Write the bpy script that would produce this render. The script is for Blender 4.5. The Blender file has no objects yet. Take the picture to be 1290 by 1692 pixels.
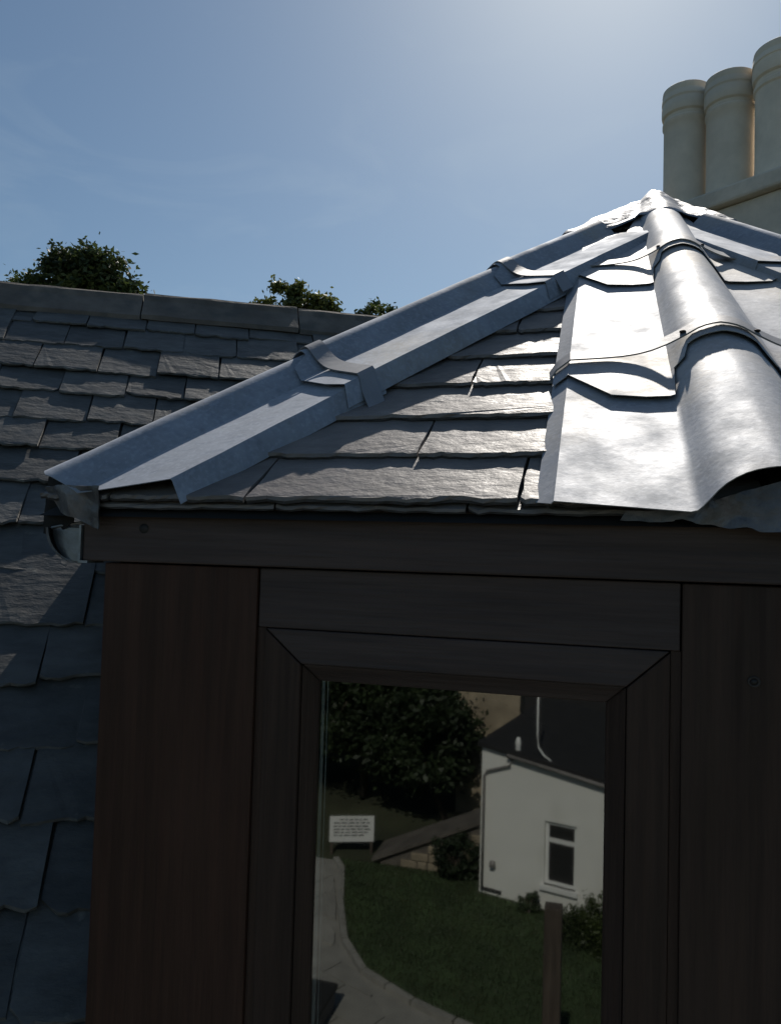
import bpy, math, random
from mathutils import Vector, Matrix
from mathutils import noise as mnoise
R = math.radians
S = bpy.context.scene
COL = S.collection

# ------------------------------------------------------------------ camera
PSI, PIT, ROL = 0.27296535, 0.04657524, 0.02777183
fw = Vector((-math.sin(PSI)*math.cos(PIT), math.cos(PSI)*math.cos(PIT), math.sin(PIT)))
rt = Vector((math.cos(PSI), math.sin(PSI), 0)); up = rt.cross(fw)
r2 = math.cos(ROL)*rt + math.sin(ROL)*up
u2 = -math.sin(ROL)*rt + math.cos(ROL)*up
cam = bpy.data.cameras.new('camera'); co = bpy.data.objects.new('camera', cam); COL.objects.link(co)
M = Matrix((r2, u2, -fw)).transposed().to_4x4(); M.translation = Vector((0, -1.15, 0))
co.matrix_world = M
cam.sensor_fit = 'HORIZONTAL'; cam.sensor_width = 36; cam.lens = 36*1300/1290
cam.clip_start = 0.02; cam.clip_end = 3000
S.camera = co

# ------------------------------------------------------------------ sky and sun
SUN_EL, SUN_AZ = 43.8, 0.0          # azimuth clockwise from +Y
w = bpy.data.worlds.new('World'); S.world = w; w.use_nodes = True
nt = w.node_tree; nt.nodes.clear()
sk = nt.nodes.new('ShaderNodeTexSky'); sk.sky_type = 'NISHITA'; sk.sun_disc = False
sk.sun_elevation = R(SUN_EL); sk.sun_rotation = R(SUN_AZ)
sk.altitude = 50; sk.air_density = 1.0; sk.dust_density = .6; sk.ozone_density = 2.2
bg = nt.nodes.new('ShaderNodeBackground'); bg.inputs[1].default_value = 0.069
ou = nt.nodes.new('ShaderNodeOutputWorld')
wtc = nt.nodes.new('ShaderNodeTexCoord'); wmp = nt.nodes.new('ShaderNodeMapping'); wmp.inputs['Scale'].default_value = (1.2, 1.2, 3.4)
wmp.inputs['Rotation'].default_value = (.9, .3, 1.2)
wn = nt.nodes.new('ShaderNodeTexNoise'); wn.inputs['Scale'].default_value = 3.1; wn.inputs['Detail'].default_value = 8; wn.inputs['Roughness'].default_value = .55
wn.inputs['Distortion'].default_value = .6
wr = nt.nodes.new('ShaderNodeMapRange'); wr.inputs['From Min'].default_value = .52; wr.inputs['From Max'].default_value = .85; wr.inputs['To Max'].default_value = .17
wx = nt.nodes.new('ShaderNodeMix'); wx.data_type = 'RGBA'; wx.inputs['B'].default_value = (8.5, 9.0, 9.8, 1)
nt.links.new(wtc.outputs['Generated'], wmp.inputs[0]); nt.links.new(wmp.outputs[0], wn.inputs['Vector']); nt.links.new(wn.outputs['Fac'], wr.inputs['Value'])
nt.links.new(wr.outputs[0], wx.inputs['Factor']); nt.links.new(sk.outputs[0], wx.inputs['A'])
wt_ = nt.nodes.new('ShaderNodeMix'); wt_.data_type = 'RGBA'; wt_.blend_type = 'MULTIPLY'; wt_.inputs['Factor'].default_value = 1
wt_.inputs['B'].default_value = (.95, 1.045, 1.02, 1); nt.links.new(wx.outputs['Result'], wt_.inputs['A'])
nt.links.new(wt_.outputs['Result'], bg.inputs[0]); nt.links.new(bg.outputs[0], ou.inputs[0])
sl = bpy.data.lights.new('sun', 'SUN'); sl.energy = 4.6; sl.angle = R(0.53); sl.color = (1.0, 0.935, 0.85)
so = bpy.data.objects.new('sun', sl); COL.objects.link(so)
sdir = Vector((math.sin(R(SUN_AZ))*math.cos(R(SUN_EL)), math.cos(R(SUN_AZ))*math.cos(R(SUN_EL)), math.sin(R(SUN_EL))))
so.rotation_euler = sdir.to_track_quat('Z', 'Y').to_euler()
so.location = sdir*30
S.view_settings.view_transform = 'Standard'; S.view_settings.look = 'None'
S.view_settings.exposure = 0.0; S.view_settings.gamma = 1.0; S.view_settings.use_curve_mapping = False
S.cycles.max_bounces = 8; S.cycles.caustics_reflective = False

# ------------------------------------------------------------------ materials
def mat(name, base, rough=.6, metal=0., spec=.5, var=.25, scale=4., c2=None, bump=.0, bscale=30., stretch=(1,1,1),
        rvar=.0, objvar=0., detail=6, rot=(0,0,0)):
    m = bpy.data.materials.new(name); m.use_nodes = True
    t = m.node_tree; N = t.nodes; L = t.links
    p = N['Principled BSDF']
    p.inputs['Roughness'].default_value = rough; p.inputs['Metallic'].default_value = metal
    p.inputs['Specular IOR Level'].default_value = spec
    tc = N.new('ShaderNodeTexCoord'); mp = N.new('ShaderNodeMapping')
    mp.inputs['Scale'].default_value = stretch; mp.inputs['Rotation'].default_value = rot
    L.new(tc.outputs['Object'], mp.inputs['Vector'])
    oi = N.new('ShaderNodeObjectInfo')
    ad = N.new('ShaderNodeVectorMath'); ad.operation = 'ADD'
    sc = N.new('ShaderNodeVectorMath'); sc.operation = 'SCALE'; sc.inputs['Scale'].default_value = 37.0
    cx = N.new('ShaderNodeCombineXYZ'); L.new(oi.outputs['Random'], cx.inputs[0]); L.new(oi.outputs['Random'], cx.inputs[1])
    L.new(cx.outputs[0], sc.inputs[0]); L.new(mp.outputs[0], ad.inputs[0]); L.new(sc.outputs[0], ad.inputs[1])
    n1 = N.new('ShaderNodeTexNoise'); n1.inputs['Scale'].default_value = scale; n1.inputs['Detail'].default_value = detail
    n1.inputs['Roughness'].default_value = .62
    L.new(ad.outputs[0], n1.inputs['Vector'])
    rp = N.new('ShaderNodeValToRGB')
    b = Vector(base); c = Vector(c2) if c2 else b*(1-var)
    hi = b if c2 else b*(1+var)
    rp.color_ramp.elements[0].position = .32; rp.color_ramp.elements[0].color = (*c, 1)
    rp.color_ramp.elements[1].position = .68; rp.color_ramp.elements[1].color = (*hi, 1)
    L.new(n1.outputs['Fac'], rp.inputs[0])
    out = rp.outputs[0]
    if objvar:
        hs = N.new('ShaderNodeHueSaturation')
        mr = N.new('ShaderNodeMapRange'); mr.inputs['To Min'].default_value = 1-objvar; mr.inputs['To Max'].default_value = 1+objvar
        L.new(oi.outputs['Random'], mr.inputs['Value']); L.new(mr.outputs[0], hs.inputs['Value']); L.new(out, hs.inputs['Color'])
        out = hs.outputs[0]
    L.new(out, p.inputs['Base Color'])
    if rvar:
        n3 = N.new('ShaderNodeTexNoise'); n3.inputs['Scale'].default_value = scale*2.3; n3.inputs['Detail'].default_value = 5
        L.new(ad.outputs[0], n3.inputs['Vector'])
        m3 = N.new('ShaderNodeMapRange'); m3.inputs['From Min'].default_value = .3; m3.inputs['From Max'].default_value = .7
        m3.inputs['To Min'].default_value = rough-rvar; m3.inputs['To Max'].default_value = rough+rvar
        L.new(n3.outputs['Fac'], m3.inputs['Value']); L.new(m3.outputs[0], p.inputs['Roughness'])
    if bump:
        n2 = N.new('ShaderNodeTexNoise'); n2.inputs['Scale'].default_value = bscale; n2.inputs['Detail'].default_value = 7
        n2.inputs['Roughness'].default_value = .6
        L.new(ad.outputs[0], n2.inputs['Vector'])
        bp = N.new('ShaderNodeBump'); bp.inputs['Strength'].default_value = bump; bp.inputs['Distance'].default_value = .01
        L.new(n2.outputs['Fac'], bp.inputs['Height']); L.new(bp.outputs[0], p.inputs['Normal'])
    return m

def layer(m, scale, lo, hi, colour, stretch=(1,1,1), amount=1.0, kind='noise', rough=None):
    """mix a patchy second colour over a material's base colour"""
    t = m.node_tree; N = t.nodes; L = t.links; p = N['Principled BSDF']
    src = p.inputs['Base Color'].links[0].from_socket
    tc = N.new('ShaderNodeTexCoord'); mp = N.new('ShaderNodeMapping'); mp.inputs['Scale'].default_value = stretch
    L.new(tc.outputs['Object'], mp.inputs[0])
    if kind == 'noise':
        n = N.new('ShaderNodeTexNoise'); n.inputs['Detail'].default_value = 8; n.inputs['Scale'].default_value = scale; o = n.outputs['Fac']
    else:
        n = N.new('ShaderNodeTexVoronoi'); n.inputs['Scale'].default_value = scale; o = n.outputs['Distance']
    L.new(mp.outputs[0], n.inputs['Vector'])
    mr = N.new('ShaderNodeMapRange'); mr.inputs['From Min'].default_value = lo; mr.inputs['From Max'].default_value = hi
    mr.inputs['To Max'].default_value = amount; L.new(o, mr.inputs['Value'])
    mx = N.new('ShaderNodeMix'); mx.data_type = 'RGBA'; L.new(mr.outputs[0], mx.inputs['Factor'])
    L.new(src, mx.inputs['A']); mx.inputs['B'].default_value = (*colour, 1); L.new(mx.outputs['Result'], p.inputs['Base Color'])
    return m

MT = {}
MT['slate'] = layer(mat('warm_grey_slate', (.160,.142,.134), .54, spec=.40, var=.22, scale=9, bump=.30, bscale=30, stretch=(1,1.7,1), rvar=.1, objvar=.14),
                    30, .56, .72, (.2,.185,.17), (1,2,1), .5)
MT['slate_blue'] = layer(mat('blue_grey_slate', (.084,.083,.078), .54, spec=.45, var=.3, scale=8, bump=.5, bscale=20, stretch=(1,2.0,1), rvar=.08, objvar=.2),
                         16, .62, .72, (.27,.26,.22), (1,1,1), .6)
MT['slate_edge_shade'] = mat('painted_shade_slate_edge', (.045,.042,.042), .75, var=.4, scale=30, bump=.4, bscale=60)  # shade on the slates' broken edges, painted in as a darker colour
MT['underlay'] = mat('dark_roofing_felt', (.015,.015,.016), .9)
def zinc(name, rough, base, streak):
    m = mat(name, base, rough, metal=1.0, var=.11, scale=7, bump=.045, bscale=75, rvar=.08)
    layer(m, 22, .52, .66, (base[0]*.72, base[1]*.75, base[2]*.8), streak, .35)
    layer(m, 60, .60, .72, (base[0]*.55, base[1]*.55, base[2]*.55), (1,1,1), .5)
    layer(m, 3.4, .50, .70, (.56,.50,.40), (1,1,1), .45)
    layer(m, 120, .50, .64, (base[0]*1.25, base[1]*1.25, base[2]*1.25), (1,1,1), .5)
    return m
MT['zinc'] = zinc('galvanised_metal', .86, (.41,.44,.49), (1,4,1))
MT['zinc_roll'] = zinc('galvanised_roll', .66, (.40,.413,.435), (2.2,7,2.2))
MT['strap'] = mat('bright_strap_metal', (.32,.32,.325), .60, metal=.95, var=.08, scale=20, bump=.05, bscale=60)
MT['lead'] = mat('weathered_lead', (.24,.25,.265), .48, metal=.8, var=.3, scale=14, bump=.35, bscale=16, rvar=.1)
MT['lead_dull'] = mat('dull_lead', (.13,.13,.14), .42, metal=.5, var=.4, scale=14, bump=.7, bscale=22, rvar=.1)
MT['rust'] = mat('rusty_screw', (.06,.035,.025), .7, metal=.4)
def wood(name, base, stretch, rough=.55):
    m = mat(name, base, rough, spec=.22, var=.28, scale=5, bump=.30, bscale=16, stretch=stretch, rvar=.12)
    m = layer(m, 30, .5, .7, (base[0]*.55, base[1]*.55, base[2]*.55), stretch, .35)
    m = layer(m, 2.2, .55, .8, (base[0]*1.5, base[1]*1.5, base[2]*1.6), (1,1,1), .5)
    return layer(m, 9, .5, .75, (base[0]*1.6, base[1]*1.45, base[2]*1.35), stretch, .45)
MT['wood_v'] = wood('brown_stained_boards', (.054,.026,.017), (7,7,.35))
MT['wood_v2'] = wood('black_brown_stiles', (.050,.030,.022), (9,9,.35))
MT['wood_h'] = wood('black_brown_rails', (.072,.052,.046), (.35,7,8))
MT['knot'] = mat('wood_knot', (.017,.013,.012), .6)
MT['plug'] = mat('pale_wood_plug', (.045,.034,.028), .6)
MT['spacer'] = mat('aluminium_spacer', (.5,.52,.55), .4, metal=.6)
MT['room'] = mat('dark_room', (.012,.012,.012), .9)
MT['ridge'] = layer(mat('mossy_ridge_stone', (.155,.13,.108), .85, var=.3, scale=6, bump=.5, bscale=22, objvar=.1), 9, .5, .65, (.08,.078,.07), (1,1,1), .8)
MT['pot'] = layer(mat('buff_chimney_pot', (.76,.67,.55), .8, var=.12, scale=5, bump=.3, bscale=25, objvar=.05), 2.6, .46, .7, (.56,.48,.38), (1,1,.35), .7)
MT['stack'] = layer(mat('rendered_stack', (.70,.62,.52), .9, var=.18, scale=4, bump=.5, bscale=30), 2, .5, .7, (.5,.47,.42), (1,1,.6), .7)
MT['soot'] = mat('sooty_flue', (.02,.02,.02), .95)
MT['white'] = layer(mat('white_painted_render', (.80,.79,.75), .8, var=.04, scale=3, bump=.3, bscale=40), 1.6, .55, .75, (.6,.59,.53), (1,1,.4), .6)
MT['whitepaint'] = mat('white_gloss_paint', (.8,.8,.78), .4, var=.04)
MT['pipe'] = mat('grey_painted_pipe', (.25,.23,.22), .5)
MT['black'] = mat('black_print', (.02,.02,.02), .7)
MT['dkblue'] = mat('dark_blue_plastic', (.02,.03,.05), .4)
MT['stone'] = mat('sandstone', (.34,.28,.20), .9, var=.3, scale=2.5, bump=.5, bscale=20, objvar=.12)
MT['stone_dk'] = mat('dark_coping_stone', (.12,.105,.09), .9, var=.3, scale=3, bump=.4, bscale=20)
MT['paving'] = mat('grey_paving', (.27,.26,.235), .9, var=.15, scale=3, bump=.3, bscale=30, objvar=.1)
MT['ground'] = mat('rough_ground', (.045,.05,.025), .95, var=.4, scale=.6, bump=.5, bscale=8)
MT['lawn'] = mat('lawn_green', (.042,.068,.024), .9, var=.35, scale=1.5, bump=.5, bscale=30)
MT['post'] = mat('weathered_post', (.075,.058,.045), .85, var=.4, scale=4, stretch=(6,6,.5), bump=.4, bscale=20)
MT['bark'] = mat('bark', (.07,.055,.04), .9, var=.4, scale=6, stretch=(3,3,.6), bump=.6, bscale=12)
def leafmat(name, c, c2):
    m = bpy.data.materials.new(name); m.use_nodes = True
    N = m.node_tree.nodes; L = m.node_tree.links; p = N['Principled BSDF']
    g = N.new('ShaderNodeNewGeometry'); n = N.new('ShaderNodeTexNoise'); n.inputs['Scale'].default_value = 1.3; n.inputs['Detail'].default_value = 6
    L.new(g.outputs['Position'], n.inputs['Vector'])
    r = N.new('ShaderNodeValToRGB'); r.color_ramp.elements[0].position = .36; r.color_ramp.elements[1].position = .64
    r.color_ramp.elements[0].color = (*c2, 1); r.color_ramp.elements[1].color = (*c, 1)
    L.new(n.outputs['Fac'], r.inputs[0]); L.new(r.outputs[0], p.inputs['Base Color']); p.inputs['Roughness'].default_value = .55
    tr = N.new('ShaderNodeBsdfTranslucent'); L.new(r.outputs[0], tr.inputs[0])
    mx = N.new('ShaderNodeMixShader'); mx.inputs[0].default_value = .3
    L.new(p.outputs[0], mx.inputs[1]); L.new(tr.outputs[0], mx.inputs[2]); L.new(mx.outputs[0], N['Material Output'].inputs[0])
    return m
MT['leaf'] = leafmat('broad_leaves', (.085,.115,.03), (.035,.05,.018))
MT['leaf_y'] = leafmat('yellow_green_leaves', (.16,.17,.04), (.07,.09,.025))
MT['leaf_d'] = leafmat('dark_leaves', (.05,.075,.03), (.02,.032,.014))
def glassmat():
    m = bpy.data.materials.new('window_glass'); m.use_nodes = True
    N = m.node_tree.nodes; L = m.node_tree.links; N.remove(N['Principled BSDF'])
    tr = N.new('ShaderNodeBsdfTransparent'); tr.inputs[0].default_value = (.72,.78,.76,1)
    gl = N.new('ShaderNodeBsdfGlossy'); gl.inputs['Roughness'].default_value = .021; gl.inputs[0].default_value = (.95,1,.97,1)
    fr = N.new('ShaderNodeFresnel'); fr.inputs[0].default_value = 2.3
    nz = N.new('ShaderNodeTexNoise'); nz.inputs['Scale'].default_value = 2.2; nz.inputs['Detail'].default_value = 0
    bp = N.new('ShaderNodeBump'); bp.inputs['Strength'].default_value = .035; bp.inputs['Distance'].default_value = .02
    tc = N.new('ShaderNodeTexCoord'); L.new(tc.outputs['Object'], nz.inputs['Vector']); L.new(nz.outputs['Fac'], bp.inputs['Height'])
    L.new(bp.outputs[0], gl.inputs['Normal'])
    mx = N.new('ShaderNodeMixShader'); L.new(fr.outputs[0], mx.inputs[0]); L.new(tr.outputs[0], mx.inputs[1]); L.new(gl.outputs[0], mx.inputs[2])
    L.new(mx.outputs[0], N['Material Output'].inputs[0])
    return m
MT['glass'] = glassmat()

# ------------------------------------------------------------------ helpers
def wloc(o):
    v = Vector((0,0,0))
    while o: v += o.location; o = o.parent
    return v
def link(name, me, m=None, parent=None, loc=None, smooth=False):
    if m is not None and not me.materials: me.materials.append(m)
    o = bpy.data.objects.new(name, me); COL.objects.link(o)
    if parent: o.parent = parent
    if smooth:
        for f in me.polygons: f.use_smooth = True
    return o
def mk(name, vs, fs, m, parent=None, smooth=False, loc=None, kind=None):
    """world-space vertices; the object's origin goes to loc (or the parent's origin)"""
    base = Vector(loc) if loc is not None else (wloc(parent) if parent else Vector((0,0,0)))
    me = bpy.data.meshes.new(name); me.from_pydata([tuple(Vector(v)-base) for v in vs], [], fs); me.update()
    o = link(name, me, m, parent, smooth=smooth)
    o.location = base - (wloc(parent) if parent else Vector((0,0,0)))
    if kind: o['kind'] = kind
    return o
def tag(o, label, cat, group=None):
    o['label'] = label; o['category'] = cat
    if group: o['group'] = group
    return o
def thing(name, loc, label, cat, group=None):
    o = bpy.data.objects.new(name, None); o.empty_display_size = .1; COL.objects.link(o); o.location = loc
    return tag(o, label, cat, group)
def bev(o, wd=.002, seg=2):
    b = o.modifiers.new('bevel', 'BEVEL'); b.width = wd; b.segments = seg; b.limit_method = 'ANGLE'; return o
def boxv(c, ax, ay, az):
    c = Vector(c); vs = []
    for k in (-1,1):
        for j in (-1,1):
            for i in (-1,1): vs.append(c + ax*i + ay*j + az*k)
    return vs, [(0,2,3,1),(4,5,7,6),(0,1,5,4),(2,6,7,3),(0,4,6,2),(1,3,7,5)]
def box(name, x0, x1, y0, y1, z0, z1, m, parent=None, b=.0015, **k):
    vs, fs = boxv(((x0+x1)/2,(y0+y1)/2,(z0+z1)/2), Vector(((x1-x0)/2,0,0)), Vector((0,(y1-y0)/2,0)), Vector((0,0,(z1-z0)/2)))
    o = mk(name, vs, fs, m, parent, **k)
    if b: bev(o, b)
    return o
def prism(name, poly, d, m, parent=None, **k):
    """polygon (world points) extruded by vector d"""
    n = len(poly); vs = [Vector(p) for p in poly] + [Vector(p)+Vector(d) for p in poly]
    fs = [tuple(range(n))[::-1], tuple(range(n, 2*n))] + [(i,(i+1)%n,n+(i+1)%n,n+i) for i in range(n)]
    return mk(name, vs, fs, m, parent, **k)
def tube(name, pts, rad, m, parent=None, n=10, **k):
    pts = [Vector(p) for p in pts]; vs = []; fs = []
    rr = rad if isinstance(rad, (list, tuple)) else [rad]*len(pts)
    for i, p in enumerate(pts):
        d = (pts[min(i+1,len(pts)-1)] - pts[max(i-1,0)]).normalized()
        a = d.orthogonal().normalized() if abs(d.z) > .95 else d.cross(Vector((0,0,1))).normalized()
        if abs(d.z) > .95: a = Vector((1,0,0)) - d*d.x; a.normalize()
        b = d.cross(a)
        for j in range(n):
            t = 2*math.pi*j/n; vs.append(p + a*math.cos(t)*rr[i] + b*math.sin(t)*rr[i])
    for i in range(len(pts)-1):
        for j in range(n): fs.append((i*n+j, i*n+(j+1)%n, (i+1)*n+(j+1)%n, (i+1)*n+j))
    fs.append(tuple(range(n))[::-1]); fs.append(tuple((len(pts)-1)*n+j for j in range(n)))
    return mk(name, vs, fs, m, parent, smooth=True, **k)
def lathe(name, c, prof, m, parent=None, n=40, **k):
    vs = []; fs = []
    for r, z in prof:
        for j in range(n):
            t = 2*math.pi*j/n; vs.append((c[0]+r*math.cos(t), c[1]+r*math.sin(t), c[2]+z))
    for i in range(len(prof)-1):
        for j in range(n): fs.append((i*n+j, i*n+(j+1)%n, (i+1)*n+(j+1)%n, (i+1)*n+j))
    return mk(name, vs, fs, m, parent, smooth=True, **k)
def nz(x, y, z=0.): return mnoise.noise(Vector((x, y, z)))

def slate_geo(outline, t, rnd, inset=(.001,.005)):
    """irregular riven slate from an outline in its own plane: lower face, broken mid edge, upper face"""
    n = len(outline); cx = sum(p[0] for p in outline)/n; cy = sum(p[1] for p in outline)/n
    vs = []
    for lay, z in ((0,0.), (1,.45*t), (2,t)):
        for (x, y, tail) in outline:
            dx, dy = cx-x, cy-y; l = math.hypot(dx, dy)+1e-9
            if tail: i = (0, rnd.uniform(-.002,.0015), rnd.uniform(*inset)*.75)[lay]; vs.append((x+rnd.uniform(-.001,.001), y+i, z + (rnd.uniform(-.0014,.0004) if lay==2 else 0)))
            else: i = (0,.0005, rnd.uniform(.0003,.002))[lay]; vs.append((x+dx/l*i, y+dy/l*i, z))
    fs = [tuple(range(n))[::-1], tuple(range(2*n,3*n))]
    for k in range(2):
        for i in range(n): fs.append((k*n+i, k*n+(i+1)%n, (k+1)*n+(i+1)%n, (k+1)*n+i))
    return vs, fs
def clip(poly, a, b, c):
    """keep a*x+b*y >= c ; vertices (x,y,tail)"""
    out = []; n = len(poly)
    for i in range(n):
        p, q = poly[i], poly[(i+1)%n]; dp = a*p[0]+b*p[1]-c; dq = a*q[0]+b*q[1]-c
        if dp >= 0: out.append(p)
        if dp*dq < 0:
            s = dp/(dp-dq); out.append((p[0]+(q[0]-p[0])*s, p[1]+(q[1]-p[1])*s, False))
    return out
def slate_outline(w, L, rnd, seg, chip=.0025, corner=.0):
    o = []; ph = rnd.uniform(0, 50)
    for i in range(seg+1):
        x = w*i/seg
        y = chip*2.2*nz(x*22+ph, ph) + chip*1.6*nz(x*90+ph, 3) + rnd.uniform(-.5,.5)*chip
        if corner:
            y += max(0, corner - x)*.8 + max(0, corner-(w-x))*.5*rnd.random()
        o.append((x, y, True))
    k = max(3, seg//3)
    for i in range(1, k+1): o.append((w + rnd.uniform(-1,1)*.0012, L*i/k, False))
    for i in range(0, k): o.append((rnd.uniform(-1,1)*.0012, L*(k-i)/k, False))
    return o

# ------------------------------------------------------------------ roof geometry of the dormer
TG = .7077
def zA(x, y): return .07 + (y+.03)*TG
T = Vector((.118, 1.42, zA(0, 1.42)))
H0 = Vector((.205, -.05, zA(0, -.05)))
HL = Vector((-.901, .019, zA(0, .019)))
NM = Vector((.32457, -.61043, .72251))            # main roof normal
BACK = Vector((-.4695, .8829, 0))
def planefn(p, a, b):
    n = a.cross(b)
    if n.z < 0: n = -n
    return lambda x, y: p.z - (n.x*(x-p.x) + n.y*(y-p.y))/n.z
bE = Vector((math.cos(R(10)), math.sin(R(10)), 0))
zB = planefn(T, bE, T-H0)
d2 = Vector((math.cos(R(-54)), math.sin(R(-54)), 0)); d2.z = zB(T.x+d2.x, T.y+d2.y) - T.z
CE = Vector((-.5,.866,0)); zC = planefn(T, HL-T, CE)
zD = planefn(T, d2, BACK)
def surf(x, y): return min(zA(x,y), zB(x,y), zC(x,y), zD(x,y))
dC = (H0-T); dC.z = 0; LC = dC.length; dC.normalize()
X0 = Vector((-2.2211, 1.42424, .8396)); EV = Vector((math.cos(R(28)), math.sin(R(28)), 0)); GV = Vector((-.3392, .63794, .69136))
def zM(x, y): return X0.z - (NM.x*(x-X0.x) + NM.y*(y-X0.y))/NM.z

# ------------------------------------------------------------------ house (main roof)
house = thing('house', (-1.2, 1.2, -6), 'house roof of dark blue grey slates under a long stone ridge', 'house')
def MP(e, s, h=0): return X0 + EV*e + GV*s + NM*h
vs = [MP(-4,.25,-.01), MP(7,.25,-.01), MP(7,-3.3,-.01), MP(-4,-3.3,-.01)]
top_l, top_r = vs[0], vs[1]
bk = Vector((BACK.x*2.6, BACK.y*2.6, -2.3))
main_roof = mk('roof', vs+[top_r+bk, top_l+bk, vs[0]-Vector((0,0,.06)), vs[1]-Vector((0,0,.06)), vs[2]-Vector((0,0,.06)), vs[3]-Vector((0,0,.06))],
   [(3,2,1,0),(0,1,4,5),(6,7,8,9),(2,3,9,8)], MT['underlay'], house)
front = [MP(-4,-3.15,-.1), MP(7,-3.15,-.1)]
wv = [Vector((front[0].x,front[0].y,-6.0)), Vector((front[1].x,front[1].y,-6.0)), Vector((front[1].x,front[1].y,front[0].z)), Vector((front[0].x,front[0].y,front[0].z))]
deep = BACK*4.4
wv2 = [v+deep for v in wv]
gl_ = (top_l-Vector((0,0,.1))); gr_ = (top_r-Vector((0,0,.1)))
mk('wall', wv+wv2+[gl_, gr_], [(0,1,2,3),(5,4,7,6),(4,0,3,8,7),(1,5,6,9,2)], MT['white'], house)

rows = [.12, 0.0,-.165,-.342,-.494,-.663,-.819,-1.005,-1.186,-1.37,-1.567,-1.74,-1.912,-2.093,-2.277,-2.47,-2.66,-2.85,-3.04,-3.23]
J = {1:[-.21,.007,.213,.439,.632,.852], 2:[-.06,.153,.368,.594,.802], 3:[-.14,.078,.298,.508], 4:[-.03,.188,.412], 5:[-.15,.072,.305],
     6:[-.04,.183,.42], 7:[.06,.31], 8:[-.05,.192], 9:[.09,.329], 10:[.17,.426], 11:[.1,.345], 12:[.2,.456], 13:[.12,.375], 14:[.18,.443]}
rnd = random.Random(5)
main_variants = {}
def main_slate(e0, wd, s, L, lift, tilt, par):
    key = (round(wd*50)/50, round(L*20)/20, rnd.randrange(3))
    if key not in main_variants:
        rr = random.Random(hash(key) & 0xffff); wq, Lq, _ = key
        vs, fs = slate_geo(slate_outline(wq-.004, Lq, rr, 13, .0052, rr.choice([0,0,.012,.035])), .0085, rr, (.001,.006))
        me = bpy.data.meshes.new('slate'); me.from_pydata(vs, [], fs); me.materials.append(MT['slate_blue']); main_variants[key] = me
    o = bpy.data.objects.new('slate', main_variants[key]); COL.objects.link(o); o.parent = par
    nn = (NM + GV*tilt + EV*rnd.uniform(-.03,.03)).normalized()
    yv = (GV*L - NM*(lift + tilt*L)).normalized(); xv = yv.cross(Vector(nn)).normalized(); zv = xv.cross(yv).normalized()
    p = MP(e0+.002, s, lift) - wloc(par)
    mm = Matrix((xv, yv, zv)).transposed().to_4x4(); mm.translation = p
    sx = wd/key[0]
    o.matrix_local = mm @ Matrix.Rotation(rnd.gauss(0,.011), 4, 'Z') @ Matrix.Diagonal((sx,1,1,1))
    return o
def under_dormer(p):
    return p.y > .0 - 0*p.x and surf(p.x, p.y) > p.z + .02 and (p.x > -.88 - .577*(p.y)) and (p.x < 1.3+.5*p.y)
for i, s in enumerate(rows):
    gap = (rows[i-1] - s) if i else .17
    js = list(J.get(i, []))
    if not js: js = [.03 + rnd.uniform(-.1,.1)]
    while js[0] > -.75: js.insert(0, js[0]-rnd.uniform(.2,.27))
    emax = 2.3 if s > -.5 else (1.5 if s > -1.2 else 2.9)
    while js[-1] < emax: js.append(js[-1]+rnd.uniform(.2,.27))
    for a, b in zip(js[:-1], js[1:]):
        c = MP((a+b)/2, s)
        c2 = MP(a, s)
        if under_dormer(c) and under_dormer(MP(a, s)) and under_dormer(MP(b, s)): continue
        if c.x > 1.6: continue
        L = gap*2.1 if i else .12
        main_slate(a, b-a, s + rnd.uniform(-.010,.010), L, .019 + (.008 if 3 <= i <= 8 else 0) + rnd.uniform(.000,.006), rnd.uniform(-.022,.024), main_roof)
# ridge stones
ev0 = -.9 - .655
rk = 0
while ev0 < 4.2:
    ln = .655; e0, e1 = ev0+.003, ev0+ln-.003; up_ = .006*(rk%2)
    P_ = lambda e, s, h: MP(e, s, h)
    prof = [(.085,.022),(.098,.036),(.215,.042),(.245,.052),(.262,.050),(.268,.032)]
    pts = []
    for k_, e in enumerate([e0 + (e1-e0)*q/7 for q in range(8)]):
        for q, (s_, h_) in enumerate(prof):
            j_ = .003*nz(e*9, q*3.1)+.0015*nz(e*40,q)
            pts.append(P_(e, s_ + j_, h_ + up_ + j_))
        b0 = P_(e, .268, .032)
        pts.append(b0 + BACK*.20 + Vector((0,0,-.15))); pts.append(b0 + BACK*.20 + Vector((0,0,-.19))); pts.append(P_(e,.10,.01))
    n = len(prof)+3; fs = []
    for a in range(7):
        for b in range(n): fs.append((a*n+b, a*n+(b+1)%n, (a+1)*n+(b+1)%n, (a+1)*n+b))
    fs += [tuple(range(n))[::-1], tuple(7*n+q for q in range(n))]
    mk('ridge_tile', pts, fs, MT['ridge'], house)
    ev0 += ln; rk += 1

# ------------------------------------------------------------------ dormer
dorm = thing('dormer', (-.3, .3, -1.3), 'dark timber dormer with slated hipped roof and bright metal hip cappings', 'dormer')
# solid roof board under the slates
ringz = -.0
CL = Vector((-.90, .02, zA(0,.02)-.0)); CR = T + d2*1.72
CBL = T + BACK*2.0; cheek = Vector((-.37,.93,0))
CLb = Vector((CL.x-.5*1.75, CL.y+.866*1.75, 0)); CLb.z = zC(CLb.x, CLb.y)
CRb = CR + Vector((.3,1.5,0)); CRb.z = zD(CRb.x, CRb.y)
HB = Vector((.205,-.03,zA(0,-.03)))
A0 = Vector((-.93,-.03,zA(0,-.03)))
dz_ = Vector((0,0,-.030))
pv = [A0+dz_, HB+dz_, T+dz_, CR+dz_, CRb+dz_, CBL+dz_, CLb+dz_]
froof = mk('roof', pv, [(0,1,2),(1,3,2),(3,4,5,2),(0,2,5,6)], MT['underlay'], dorm)

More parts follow.
